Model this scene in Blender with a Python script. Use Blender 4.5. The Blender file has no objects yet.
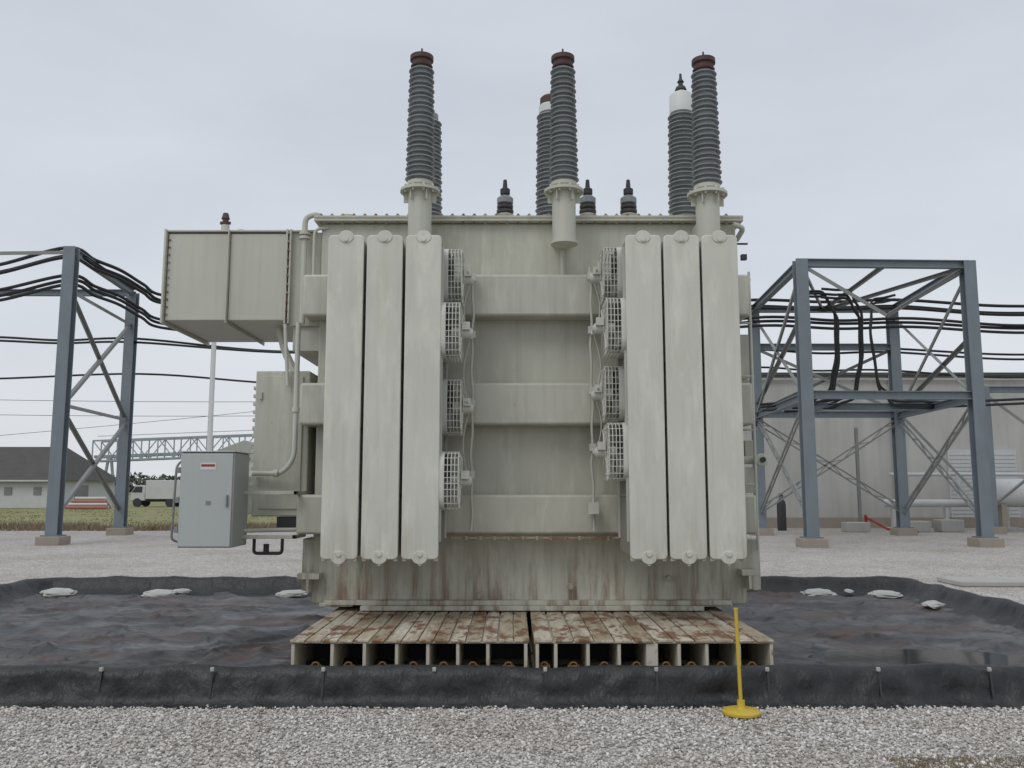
import bpy, bmesh, math, random
import numpy as np
from mathutils import Vector, Matrix, noise
random.seed(7); np.random.seed(7)
S = bpy.context.scene
COL = S.collection
R = math.radians

# ------------------------------------------------------------ materials
def newmat(name):
    m = bpy.data.materials.new(name); m.use_nodes = True
    nt = m.node_tree; b = nt.nodes['Principled BSDF']
    return m, nt, b
def N(nt, t, **kw):
    n = nt.nodes.new(t)
    for k, v in kw.items(): setattr(n, k, v)
    return n
def coords(nt, scale=(1, 1, 1)):
    tc = N(nt, 'ShaderNodeTexCoord'); mp = N(nt, 'ShaderNodeMapping')
    mp.inputs['Scale'].default_value = scale
    nt.links.new(tc.outputs['Object'], mp.inputs['Vector'])
    return mp.outputs['Vector']
def noisetex(nt, vec, scale, detail=4, rough=.55):
    n = N(nt, 'ShaderNodeTexNoise')
    n.inputs['Scale'].default_value = scale; n.inputs['Detail'].default_value = detail
    n.inputs['Roughness'].default_value = rough
    nt.links.new(vec, n.inputs['Vector']); return n.outputs['Fac']
def ramp(nt, fac, stops):
    r = N(nt, 'ShaderNodeValToRGB'); cr = r.color_ramp
    while len(cr.elements) < len(stops): cr.elements.new(.5)
    for e, (p, c) in zip(cr.elements, stops):
        e.position = p; e.color = (c, c, c, 1) if isinstance(c, (int, float)) else (*c, 1)
    nt.links.new(fac, r.inputs['Fac']); return r.outputs['Color']
def mix(nt, fac, a, b, mode='MIX'):
    m = N(nt, 'ShaderNodeMix', data_type='RGBA', blend_type=mode)
    for i, (sock, v) in enumerate(((m.inputs[0], fac), (m.inputs[6], a), (m.inputs[7], b))):
        if hasattr(v, 'links'): nt.links.new(v, sock)
        elif isinstance(v, (int, float)): sock.default_value = v if i == 0 else (v, v, v, 1)
        else: sock.default_value = (*v, 1)
    return m.outputs[2]
def bump(nt, b, h, strength=.3, dist=.02):
    n = N(nt, 'ShaderNodeBump'); n.inputs['Strength'].default_value = strength
    n.inputs['Distance'].default_value = dist
    nt.links.new(h, n.inputs['Height']); nt.links.new(n.outputs['Normal'], b.inputs['Normal'])
def math_(nt, op, a, b=None):
    m = N(nt, 'ShaderNodeMath', operation=op)
    for i, v in enumerate((a, b)):
        if v is None: continue
        if hasattr(v, 'links'): nt.links.new(v, m.inputs[i])
        else: m.inputs[i].default_value = v
    return m.outputs[0]

def paint(name, col, dirt=.25, rust=.0, rough=.5, rustcol=(.16, .07, .03), streak=.2, rscale=5, metal=0, low=0, rsc=(1, 1, .6), soft=.07, z0=1.35, z1=.5):
    m, nt, b = newmat(name)
    v = coords(nt)
    dark = tuple(c * .62 for c in (col[0], col[1] * .98, col[2] * .9))
    n1 = ramp(nt, noisetex(nt, v, 1.3, 5), [(.35, 0.), (.75, 1.)])
    c = mix(nt, math_(nt, 'MULTIPLY', n1, dirt), col, dark)
    vs = coords(nt, (9, 9, .45))
    st = noisetex(nt, vs, 1.6, 4, .6)
    n2 = ramp(nt, st, [(.5, 0.), (.8, 1.)])
    c = mix(nt, math_(nt, 'MULTIPLY', n2, streak), c, dark)
    if low:
        sp = N(nt, 'ShaderNodeSeparateXYZ'); nt.links.new(v, sp.inputs[0])
        zf = N(nt, 'ShaderNodeMapRange'); zf.inputs[1].default_value = z0; zf.inputs[2].default_value = z1
        nt.links.new(sp.outputs[2], zf.inputs[0])
        s2 = ramp(nt, noisetex(nt, coords(nt, (7, 7, .5)), 1.1, 6, .7), [(.46, 0.), (.62, .85)])
        c = mix(nt, math_(nt, 'MULTIPLY', s2, math_(nt, 'MULTIPLY', zf.outputs[0], low)), c, (.20, .125, .07))
        s3 = ramp(nt, noisetex(nt, coords(nt, (3, 3, .8)), 1.7, 6, .7), [(.50, 0.), (.68, .6)])
        c = mix(nt, s3, c, tuple(x * 1.22 for x in col))
    if rust > 0:
        vr = coords(nt, rsc)
        big = noisetex(nt, vr, rscale, 7, .68)
        lo = .72 - rust * .42
        f = ramp(nt, big, [(lo, 0.), (lo + soft, 1.)])
        rc = mix(nt, noisetex(nt, v, 25, 3), rustcol, tuple(x * 2.2 for x in rustcol))
        c = mix(nt, f, c, rc)
        r = mix(nt, f, rough, .9); nt.links.new(r, b.inputs['Roughness'])
    else:
        b.inputs['Roughness'].default_value = rough
    b.inputs['Metallic'].default_value = metal
    nt.links.new(c, b.inputs['Base Color'])
    return m

TAN = (.535, .53, .45)
M_tank = paint('transformer_paint', TAN, .40, .06, .5, streak=.45, low=1.)
M_rad = paint('radiator_paint', (.615, .615, .54), .24, .0, .5, streak=.32, low=.45, z0=1.5, z1=.9)
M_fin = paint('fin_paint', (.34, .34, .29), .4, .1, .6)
M_cab = paint('cabinet_paint', (.46, .485, .475), .15, 0, .45, streak=.15)
M_box = paint('throat_paint', (.56, .56, .485), .25, .04, .5, streak=.28)
M_rail = paint('fan_paint', (.60, .60, .54), .35, .1, .6)
M_white = paint('white_paint', (.68, .69, .68), .15, .05, .5)
M_gal = paint('galvanised_steel', (.20, .235, .265), .4, 0, .55, streak=.4, metal=.15)
M_gal2 = paint('weathered_steel', (.25, .255, .25), .45, .12, .6, streak=.3)
M_hazy = paint('haze_tinted_steel', (.34, .38, .42), .3, 0, .7)  # pale blue-grey: distance haze is painted into the steel colour
def deck_mat():
    m, nt, b = newmat('mat_deck')
    g = N(nt, 'ShaderNodeNewGeometry')
    c = ramp(nt, g.outputs['Random Per Island'], [(0, (.40, .345, .25)), (.5, (.56, .51, .40)), (1, (.66, .62, .52))])
    v = coords(nt)
    br = ramp(nt, noisetex(nt, coords(nt, (4, .5, 1)), 2.0, 6, .7), [(.42, 0.), (.62, .75)])
    c = mix(nt, br, c, (.27, .19, .11))
    ru = ramp(nt, noisetex(nt, coords(nt, (1.6, .9, 1)), 3.3, 8, .72), [(.50, 0.), (.56, .9)])
    rc = mix(nt, noisetex(nt, v, 22, 4), (.09, .04, .022), (.27, .13, .06))
    c = mix(nt, ru, c, rc)
    c = mix(nt, 1., c, ramp(nt, noisetex(nt, v, 40, 3), [(.3, .85), (.7, 1.08)]), 'MULTIPLY')
    nt.links.new(c, b.inputs['Base Color']); b.inputs['Roughness'].default_value = .8
    return m
M_mat = deck_mat()
M_matrust = paint('mat_rust', (.40, .33, .23), .5, .58, .8, rustcol=(.13, .065, .035), soft=.12)
M_web = paint('web_paint', (.60, .56, .46), .4, .38, .75, rustcol=(.14, .065, .035), rscale=6, soft=.10)
M_yel = paint('yellow_paint', (.60, .43, .045), .3, .08, .5)
M_ryel = paint('rusty_bracket', (.24, .15, .06), .4, .45, .8)
M_black = paint('cable_sheath', (.016, .016, .018), .2, 0, .6)
M_conc = paint('concrete', (.33, .29, .24), .4, 0, .9)
M_wall = paint('wall_panel', (.43, .425, .405), .35, 0, .7, streak=.35)
M_wallw = paint('white_wall', (.58, .59, .59), .25, 0, .7)
M_roof = paint('dark_roof', (.085, .08, .075), .5, 0, .85)
M_dark = paint('dark_metal', (.04, .042, .046), .3, 0, .6)
M_red = paint('red_paint', (.35, .03, .025), .2, 0, .5)
M_salmon = paint('faded_red', (.42, .17, .13), .3, 0, .8)
M_bag = paint('sandbag_cloth', (.50, .50, .48), .6, 0, .9)
M_rustpipe = paint('rusty_cap', (.085, .04, .036), .4, .2, .6)

def porcelain(name, col, rough=.3):
    m, nt, b = newmat(name)
    v = coords(nt)
    c = mix(nt, noisetex(nt, v, 5, 4), tuple(x * .7 for x in col), tuple(x * 1.25 for x in col))
    nt.links.new(c, b.inputs['Base Color']); b.inputs['Roughness'].default_value = rough
    return m
M_porc = porcelain('grey_porcelain', (.26, .275, .29))
M_porcd = porcelain('dark_porcelain', (.06, .05, .05))
m, nt, b = newmat('standing_water'); b.inputs['Roughness'].default_value = .05
nt.links.new(ramp(nt, noisetex(nt, coords(nt), 2, 4), [(.3, (.03, .03, .032)), (.7, (.055, .05, .047))]), b.inputs['Base Color'])
bump(nt, b, noisetex(nt, coords(nt), 9, 3), .04, .01); M_water = m

def gravel_mat():
    m, nt, b = newmat('gravel')
    v = coords(nt)
    vo = N(nt, 'ShaderNodeTexVoronoi'); vo.inputs['Scale'].default_value = 42
    nt.links.new(v, vo.inputs['Vector'])
    sep = N(nt, 'ShaderNodeSeparateColor'); nt.links.new(vo.outputs['Color'], sep.inputs['Color'])
    c = ramp(nt, sep.outputs[0], [(0, (.28, .255, .235)), (.3, (.46, .425, .395)), (.65, (.57, .54, .51)), (1, (.74, .72, .70))])
    edge = ramp(nt, vo.outputs['Distance'], [(.0, 1.), (.55, .9), (.9, .45)])
    c = mix(nt, .8, c, edge, 'MULTIPLY')
    big = ramp(nt, noisetex(nt, v, .35, 6, .6), [(.3, (.80, .755, .70)), (.55, (1, .99, .98)), (.75, (1.05, 1.05, 1.04))])
    c = mix(nt, 1., c, big, 'MULTIPLY')
    mid = ramp(nt, noisetex(nt, v, 3.2, 5, .7), [(.3, .80), (.6, 1.04)])
    c = mix(nt, 1., c, mid, 'MULTIPLY')
    nt.links.new(c, b.inputs['Base Color']); b.inputs['Roughness'].default_value = .95
    bump(nt, b, math_(nt, 'SUBTRACT', 1., vo.outputs['Distance']), .6, .015)
    return m
def stone_mat():
    m, nt, b = newmat('gravel_stone')
    g = N(nt, 'ShaderNodeNewGeometry')
    c = ramp(nt, g.outputs['Random Per Island'], [(0, (.20, .185, .17)), (.15, (.40, .37, .345)), (.5, (.56, .53, .50)), (.85, (.69, .665, .64)), (1, (.84, .83, .81))])
    v = coords(nt)
    c = mix(nt, 1., c, ramp(nt, noisetex(nt, v, .9, 4), [(.3, (.86, .83, .79)), (.6, (1, 1, 1))]), 'MULTIPLY')
    nt.links.new(c, b.inputs['Base Color']); b.inputs['Roughness'].default_value = .95
    return m
def grass_mat():
    m, nt, b = newmat('grass_land')
    v = coords(nt)
    c = ramp(nt, noisetex(nt, coords(nt, (.5, 1.6, 1)), .12, 7, .7), [(.3, (.17, .175, .07)), (.5, (.24, .235, .10)), (.7, (.29, .26, .15))])
    c = mix(nt, .3, c, ramp(nt, noisetex(nt, v, 3, 4), [(.3, .6), (.7, 1.2)]), 'MULTIPLY')
    nt.links.new(c, b.inputs['Base Color']); b.inputs['Roughness'].default_value = 1
    return m
def liner_mat(name, floor):
    m, nt, b = newmat(name)
    v = coords(nt)
    base = (.012, .012, .0135) if not floor else (.040, .040, .043)
    n = noisetex(nt, v, 1.1, 7, .65)
    c = ramp(nt, n, [(.3, tuple(x * .6 for x in base)), (.5, base), (.72, tuple(x * 1.8 for x in base))])
    if floor:
        d = ramp(nt, noisetex(nt, coords(nt, (.7, .9, 1)), 1.9, 9, .78), [(.44, 0.), (.60, .8)])
        c = mix(nt, d, c, (.125, .122, .12))
        s = ramp(nt, noisetex(nt, coords(nt, (.40, .6, 1)), 1.5, 8, .7), [(.51, 0.), (.57, .8)])
        c = mix(nt, s, c, (.085, .05, .042))
        cr = math_(nt, 'ABSOLUTE', math_(nt, 'SUBTRACT', noisetex(nt, coords(nt, (.8, .9, 1)), 1.6, 2, .5), .5))
        c = mix(nt, ramp(nt, cr, [(0, .85), (.014, 0.)]), c, (.010, .010, .011))
        p = ramp(nt, noisetex(nt, coords(nt, (.6, 1.0, 1)), 1.5, 5, .65), [(.42, .62), (.60, .33)])
        nt.links.new(p, b.inputs['Roughness'])
        bump(nt, b, noisetex(nt, coords(nt, (1, .8, 1)), 5, 6, .65), .55, .035)
    else:
        d = ramp(nt, noisetex(nt, coords(nt, (1, 1, .6)), 3.2, 7, .7), [(.50, 0.), (.72, .4)])
        c = mix(nt, d, c, (.08, .078, .075))
        b.inputs['Roughness'].default_value = .42
        bump(nt, b, noisetex(nt, coords(nt, (1, 1, .5)), 8, 5, .6), .8, .04)
    nt.links.new(c, b.inputs['Base Color'])
    return m
def wallmat():
    m, nt, b = newmat('rendered_wall')
    v = coords(nt)
    c = mix(nt, ramp(nt, noisetex(nt, v, .35, 5), [(.35, 0.), (.65, 1.)]), (.46, .45, .425), (.53, .52, .495))
    st = ramp(nt, noisetex(nt, coords(nt, (1.5, 1, .12)), 1.5, 5), [(.35, .84), (.65, 1.)])
    c = mix(nt, 1., c, st, 'MULTIPLY')
    nt.links.new(c, b.inputs['Base Color']); b.inputs['Roughness'].default_value = .8
    return m
M_gravel, M_stone, M_grass = gravel_mat(), stone_mat(), grass_mat()
M_floor, M_berm, M_corr = liner_mat('liner_floor', True), liner_mat('liner_berm', False), wallmat()
def simple(name, c0, c1, sc):
    m, nt, b = newmat(name); b.inputs['Roughness'].default_value = 1
    nt.links.new(ramp(nt, noisetex(nt, coords(nt), sc, 4), [(.3, c0), (.7, c1)]), b.inputs['Base Color']); return m
M_leaf = simple('tree_leaf', (.06, .07, .045), (.12, .125, .09), .3)
M_tuft = simple('tuft_leaf', (.15, .16, .07), (.27, .26, .13), .5)
M_dry = simple('dry_stalk', (.18, .14, .085), (.34, .28, .19), 2)

# ------------------------------------------------------------ mesh builder
class MB:
    def __init__(s): s.v = []; s.f = []
    def add(s, vs, fs):
        o = len(s.v); s.v += [tuple(p) for p in vs]; s.f += [tuple(i + o for i in f) for f in fs]; return s
    def box(s, x0, x1, y0, y1, z0, z1):
        return s.add([(x0,y0,z0),(x1,y0,z0),(x1,y1,z0),(x0,y1,z0),(x0,y0,z1),(x1,y0,z1),(x1,y1,z1),(x0,y1,z1)],
              [(0,3,2,1),(4,5,6,7),(0,1,5,4),(1,2,6,5),(2,3,7,6),(3,0,4,7)])
    def frame(s, p0, p1, up=(0,0,1)):
        p0, p1 = Vector(p0), Vector(p1); d = (p1 - p0).normalized(); u = Vector(up)
        if abs(d.dot(u)) > .99: u = Vector((0,1,0))
        sd = d.cross(u).normalized(); return p0, p1, sd, sd.cross(d).normalized()
    def obox(s, p0, p1, w, h, os=0, ou=0, up=(0,0,1)):
        p0, p1, sd, u = s.frame(p0, p1, up); vs = []
        for p in (p0, p1):
            for a, b_ in ((-1,-1),(1,-1),(1,1),(-1,1)):
                vs.append(p + sd * (os + a * w / 2) + u * (ou + b_ * h / 2))
        return s.add(vs, [(0,3,2,1),(4,5,6,7),(0,1,5,4),(1,2,6,5),(2,3,7,6),(3,0,4,7)])
    def ibeam(s, p0, p1, w, h, t=.03, up=(0,0,1)):
        s.obox(p0, p1, w, t, 0, h/2 - t/2, up); s.obox(p0, p1, w, t, 0, -h/2 + t/2, up)
        return s.obox(p0, p1, t*.8, h - 2*t - .002, 0, 0, up)
    def angle(s, p0, p1, w=.1, t=.014):
        s.obox(p0, p1, w, t); return s.obox(p0, p1, t, w, w/2, -w/2)
    def cyl(s, p0, p1, r0, r1=None, n=16, cap=True):
        r1 = r0 if r1 is None else r1
        p0, p1, sd, u = s.frame(p0, p1); vs = []
        for p, r in ((p0, r0), (p1, r1)):
            for i in range(n):
                a = 2*math.pi*i/n; vs.append(p + sd*math.cos(a)*r + u*math.sin(a)*r)
        fs = [(i, (i+1)%n, n+(i+1)%n, n+i) for i in range(n)]
        if cap: fs += [tuple(range(n))[::-1], tuple(range(n, 2*n))]
        return s.add(vs, fs)
    def tube(s, pts, r, n=8, closed=False):
        pts = [Vector(p) for p in pts]; m_ = len(pts); vs = []; prev = None
        for i, p in enumerate(pts):
            if closed: d = pts[(i+1)%m_] - pts[i-1]
            else: d = pts[min(i+1, m_-1)] - pts[max(i-1, 0)]
            d.normalize()
            if prev is None:
                u = Vector((0,0,1)) if abs(d.z) < .9 else Vector((0,1,0))
            else: u = prev
            sd = d.cross(u).normalized(); u = sd.cross(d).normalized(); prev = u
            for k in range(n):
                a = 2*math.pi*k/n; vs.append(p + sd*math.cos(a)*r + u*math.sin(a)*r)
        fs = []
        for i in range(m_ if closed else m_-1):
            j = (i+1) % m_
            for k in range(n): fs.append((i*n+k, i*n+(k+1)%n, j*n+(k+1)%n, j*n+k))
        if not closed: fs += [tuple(range(n))[::-1], tuple(range((m_-1)*n, m_*n))]
        return s.add(vs, fs)
    def pipe(s, pts, r, bend=.12, n=10):
        pts = [Vector(p) for p in pts]; out = [pts[0]]
        for i in range(1, len(pts)-1):
            a, b_, c = pts[i-1], pts[i], pts[i+1]
            d1 = (a-b_); d2 = (c-b_); k = min(bend, d1.length*.45, d2.length*.45)
            q0 = b_ + d1.normalized()*k; q2 = b_ + d2.normalized()*k
            for t in (0,.25,.5,.75,1): out.append(q0*(1-t)**2 + b_*2*t*(1-t) + q2*t*t)
        out.append(pts[-1]); return s.tube(out, r, n)
    def lathe(s, c, prof, n=32):
        c = Vector(c); vs = []
        for r, z in prof:
            for i in range(n):
                a = 2*math.pi*i/n; vs.append(c + Vector((math.cos(a)*r, math.sin(a)*r, z)))
        fs = []
        for j in range(len(prof)-1):
            for i in range(n): fs.append((j*n+i, j*n+(i+1)%n, (j+1)*n+(i+1)%n, (j+1)*n+i))
        fs += [tuple(range(n))[::-1], tuple(range((len(prof)-1)*n, len(prof)*n))]
        return s.add(vs, fs)
    def prism_y(s, poly, y0, y1):
        n = len(poly); vs = [(x, y0, z) for x, z in poly] + [(x, y1, z) for x, z in poly]
        return s.add(vs, [tuple(range(n)), tuple(range(n, 2*n))[::-1]] + [(i, n+i, n+(i+1)%n, (i+1)%n) for i in range(n)])
    def done(s, name, mat, parent=None, bevel=0, smooth=35, fix=True):
        me = bpy.data.meshes.new(name); me.from_pydata(s.v, [], s.f); me.update()
        if fix:
            bm = bmesh.new(); bm.from_mesh(me); bmesh.ops.recalc_face_normals(bm, faces=bm.faces); bm.to_mesh(me); bm.free()
        if smooth:
            me.polygons.foreach_set('use_smooth', [True]*len(me.polygons)); me.set_sharp_from_angle(angle=R(smooth))
        me.materials.append(mat)
        o = bpy.data.objects.new(name, me); COL.objects.link(o)
        if parent: o.parent = parent
        if bevel:
            md = o.modifiers.new('bevel', 'BEVEL'); md.width = bevel; md.segments = 2; md.limit_method = 'ANGLE'; md.angle_limit = R(50)
        return o
def empty(name):
    e = bpy.data.objects.new(name, None); COL.objects.link(e); return e
def rrect(x0, x1, z0, z1, r, n=5):
    out = []
    for cx, cz, a0 in ((x1-r, z1-r, 0), (x0+r, z1-r, 90), (x0+r, z0+r, 180), (x1-r, z0+r, 270)):
        for i in range(n+1):
            a = R(a0 + 90*i/n); out.append((cx + r*math.cos(a), cz + r*math.sin(a)))
    return out
def nz(x, y, z=0): return noise.noise(Vector((x, y, z)))

# ------------------------------------------------------------ ground
def sheet(name, x0, x1, y0, y1, z, mat):
    MB().add([(x0,y0,z),(x1,y0,z),(x1,y1,z),(x0,y1,z)], [(0,1,2,3)]).done(name, mat, smooth=0)
sheet('ground', -1800, 1800, -300, 2500, -.02, M_grass)
gb = MB()
xs = [-55 + i*.5 for i in range(224)]
edge = [(x, 36 + 1.2*nz(x*.2, 3) + .5*nz(x*1.1, 8) + (14 if x > 2 else 0)) for x in xs]
gb.add([(x, -15, 0) for x in xs] + [(x, y, 0) for x, y in edge], [(i, i+1, len(xs)+i+1, len(xs)+i) for i in range(len(xs)-1)])
gb.done('gravel_yard', M_gravel, smooth=0)

def stones():
    bm = bmesh.new(); bmesh.ops.create_icosphere(bm, subdivisions=1, radius=1)
    bv = np.array([v.co[:] for v in bm.verts]); bf = np.array([[v.index for v in f.verts] for f in bm.faces]); bm.free()
    n = 60000
    px = np.random.uniform(-5.6, 5.6, n); py = np.random.uniform(4.3, 6.86, n)
    r = np.random.uniform(.005, .0135, n) * np.random.uniform(.75, 1.25, n)
    nv, nf = len(bv), len(bf)
    V = np.repeat(bv[None], n, 0) * np.random.uniform(.72, 1.2, (n, nv, 1))
    V *= (np.random.uniform(.7, 1.3, (n, 1, 3)) * np.array([1, 1, .75])) * r[:, None, None]
    a = np.random.uniform(0, 6.28, n); t = np.random.uniform(-.6, .6, n)
    c, s_ = np.cos(t)[:, None], np.sin(t)[:, None]
    X, Y, Z = V[..., 0], V[..., 1]*c - V[..., 2]*s_, V[..., 1]*s_ + V[..., 2]*c
    c, s_ = np.cos(a)[:, None], np.sin(a)[:, None]
    X, Y = X*c - Y*s_, X*s_ + Y*c
    pz = r*.4 + np.random.uniform(0, .004, n)
    P = np.stack([X + px[:, None], Y + py[:, None], Z + pz[:, None]], -1).reshape(-1, 3)
    F = (bf[None] + (np.arange(n)*nv)[:, None, None]).reshape(-1, 3)
    me = bpy.data.meshes.new('gravel'); me.vertices.add(len(P)); me.vertices.foreach_set('co', P.ravel())
    me.loops.add(F.size); me.loops.foreach_set('vertex_index', F.ravel().astype(np.int32))
    me.polygons.add(len(F)); me.polygons.foreach_set('loop_start', np.arange(0, F.size, 3, dtype=np.int32))
    me.update(calc_edges=True); me.materials.append(M_stone)
    o = bpy.data.objects.new('loose_gravel', me); COL.objects.link(o)
stones()

# ------------------------------------------------------------ containment liner
LX0, LX1, LY0, LY1 = -7.5, 6.2, 6.98, 13.95
liner = empty('containment_liner')
PUD = [(4.0, 8.5, .95, .55)]
def pud(x, y):
    return min(math.hypot((x-a)/c, (y-b_)/d_) for a, b_, c, d_ in PUD)
def floor_mesh():
    step = .035
    nx = int((LX1-LX0)/step); ny = int((LY1-LY0)/step); vs = []; fs = []
    for j in range(ny+1):
        y = LY0 + (LY1-LY0)*j/ny
        for i in range(nx+1):
            x = LX0 + (LX1-LX0)*i/nx
            w = nz(x*.5 + 5, y*.5)
            rid = 1 - abs(nz(x*.55 + w*1.2, y*.9 - w))*8
            rid2 = 1 - abs(nz(x*1.5 + w*2, y*.9 + 9, 4))*7
            rid3 = 1 - abs(nz(x*.35 + y*.5, y*.6 - x*.3, 14))*12
            rid4 = 1 - abs(nz(x*1.1 - y*1.2, y*1.6 + x*.7, 24))*8
            z = .022 + .034*max(0, rid)**1.4 + .022*max(0, rid2)**1.4 + .036*max(0, rid3)**1.4 + .018*max(0, rid4)**1.4 + .016*(w+.5) + .003*nz(x*5, y*5)
            q = pud(x, y)
            if q < 1.7: z = .012 + (z-.012)*max(0, min(1, (q-.85)/.85))
            vs.append((x, y, max(z, .008)))
    for j in range(ny):
        for i in range(nx):
            a = j*(nx+1)+i; fs.append((a, a+1, a+nx+2, a+nx+1))
    b_ = MB(); b_.v = vs; b_.f = fs; b_.done('liner_floor', M_floor, liner, smooth=180, fix=False)
floor_mesh()
for (px_, py_, pa, pb) in PUD:
    ring_ = [(px_ + pa*1.3*math.cos(t)*(1+.3*nz(math.cos(t)*1.7+px_, math.sin(t)*1.7, 2)), py_ + pb*1.3*math.sin(t)*(1+.3*nz(math.cos(t)*2.1, math.sin(t)*2.1+py_, 6)), .0215) for t in [2*math.pi*i/72 for i in range(72)]]
    MB().add(ring_, [tuple(range(72))]).done('puddle', M_water, liner, smooth=0, fix=False)
def berm():
    r = .45; path = []
    def seg(a, b_, nrm):
        L = (Vector(b_)-Vector(a)).length; k = int(L/.04)
        for i in range(k): 
            p = Vector(a).lerp(Vector(b_), i/k); path.append((p.x, p.y, nrm[0], nrm[1]))
    def arc(cx, cy, a0):
        for i in range(14):
            a = R(a0 + 90*i/14); path.append((cx + r*math.cos(a), cy + r*math.sin(a), math.cos(a), math.sin(a)))
    seg((LX0+r, LY0), (LX1-r, LY0), (0,-1)); arc(LX1-r, LY0+r, -90)
    seg((LX1, LY0+r), (LX1, LY1-r), (1,0)); arc(LX1-r, LY1-r, 0)
    seg((LX1-r, LY1), (LX0+r, LY1), (0,1)); arc(LX0+r, LY1-r, 90)
    seg((LX0, LY1-r), (LX0, LY0+r), (-1,0)); arc(LX0+r, LY0+r, 180)
    prof = [(.21,.004),(.15,.02),(.115,.05),(.10,.09),(.09,.13),(.08,.17),(.07,.21),(.055,.25),(.03,.278),(0,.285),(-.035,.275),(-.07,.24),(-.10,.19),(-.14,.13),(-.20,.075),(-.28,.045),(-.38,.03),(-.5,.02)]
    vs = []; m_ = len(path); k = len(prof)
    for (x, y, nx_, ny_) in path:
        ph = ((x + y + .02) / .862) % 1.0; bul = math.sin(math.pi*ph)
        for q, (o, z) in enumerate(prof):
            w = nz(x*2.2, y*2.2, z*3)*.03 + nz(x*7, y*7, z*8)*.024 + nz(x*15, y*15, z*5)*.010
            amp = .2 if q == 0 else 1
            oo = o + amp*(w + (.02*bul if 0 < q < 8 else 0))
            zz = z + (nz(x*1.5, y*1.5, 7)*.025 - .015*bul)*min(1, z/.2) + abs(w)*.25
            if q == 0: zz = .006; oo += .05*nz(x*3, y*3, 2)
            vs.append((x + nx_*oo, y + ny_*oo, max(zz, .005)))
    fs = []
    for i in range(m_):
        j = (i+1) % m_
        for q in range(k-1): fs.append((i*k+q, j*k+q, j*k+q+1, i*k+q+1))
    b_ = MB(); b_.v = vs; b_.f = fs; b_.done('berm_wall', M_berm, liner, smooth=180)
    st, cl = MB(), MB()
    x = -3.19 - .862*4
    while x < LX1 - .3:
        st.obox((x, LY0-.135, .0), (x+.004, LY0-.085, .28), .016, .012)
        cl.box(x-.014, x+.014, LY0-.10, LY0-.075, .252, .282)
        x += .862
    st.done('berm_stakes', M_dark, liner); cl.done('berm_clips', M_wall, liner, bevel=.004)
berm()
def sandbag(x, y, z, rot, s=1):
    bm = bmesh.new(); bmesh.ops.create_icosphere(bm, subdivisions=4, radius=1)
    for v in bm.verts:
        c = v.co
        c.x = math.copysign(abs(c.x)**.6, c.x); c.y = math.copysign(abs(c.y)**.8, c.y)
        c *= 1 + .28*nz(c.x*2 + x, c.y*2 + y, c.z*2) + .08*nz(c.x*6, c.y*6 + y, c.z*6)
        c.x *= .24*s; c.y *= .13*s; c.z *= .045*s*(1.25 - .8*abs(c.x)/.24/s*.6)
    me = bpy.data.meshes.new('sandbag'); bm.to_mesh(me); bm.free()
    me.polygons.foreach_set('use_smooth', [True]*len(me.polygons)); me.materials.append(M_bag)
    o = bpy.data.objects.new('sandbag', me); COL.objects.link(o); o.location = (x, y, z); o.rotation_euler = (.2, 0, rot)
for a in ((-6.95,13.45,.09,.2,1), (-5.38,13.4,.08,-.1,1), (-3.35,13.4,.08,.3,.9), (4.7,13.45,.08,.1,1), (5.65,13.3,.08,-.4,.9), (5.75,12.0,.10,.6,.8), (-5.1,13.55,.10,.9,.6), (5.2,13.55,.10,1.,.5)): sandbag(*a)

# ------------------------------------------------------------ steel mats
MZ = .36
def mat_(x0, x1, webs, wide, plank):
    e = empty('steel_crane_mat'); y0, y1 = 7.66, 12.1
    t = MB(); n = plank; w = (x1-x0)/n
    for i in range(n):
        g = random.uniform(.005, .012)
        yo = random.uniform(-.012, .015)
        t.box(x0+i*w+g, x0+(i+1)*w-g, y0+yo, y1, MZ-.022+random.uniform(-.003,.0), MZ-random.uniform(0,.004))
    t.done('deck_plates', M_mat, e, bevel=.004)
    f = MB()
    f.box(x0, x1, y0+.01, y1, .035, .06)
    f.box(x0+.01, x1-.01, y0+.02, y1, MZ-.034, MZ-.026)
    for i, u in enumerate(webs):
        ww = .05 if i in wide else .014
        f.box(u-ww, u+ww, y0+.012, y1, .062, MZ-.036)
    f.done('beam_webs', M_web, e, bevel=.003)
    d = MB(); d.box(x0+.03, x1-.03, y0+.72, y0+.74, .064, MZ-.05); d.done('cavity_shade_plate', M_dark, e)  # dark closing plate; its colour stands in for shade inside the beam cavities
    l = MB()
    for a, b_ in zip(webs[:-1], webs[1:]):
        cx = (a+b_)/2 + random.uniform(-.02,.02)
        l.cyl((cx-.05, y0+.10, .115), (cx+.05, y0+.10, .115), .018, n=10)
        l.box(cx-.04, cx+.04, y0+.06, y0+.16, .062, .095)
        l.tube([(cx+.03*math.cos(t_), y0+.08, .135+.022*math.sin(t_)) for t_ in [k*math.pi*2/12 for k in range(12)]], .008, 6, True)
    l.done('lifting_eyes', M_ryel, e)
mat_(-1.93, .155, [-1.90,-1.56,-1.28,-1.0,-.73,-.47,-.21,.12], (), 15)
mat_(.185, 2.285, [.22,.38,.66,.93,1.215,1.45,1.69,1.97,2.25], (4,), 12)

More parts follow.
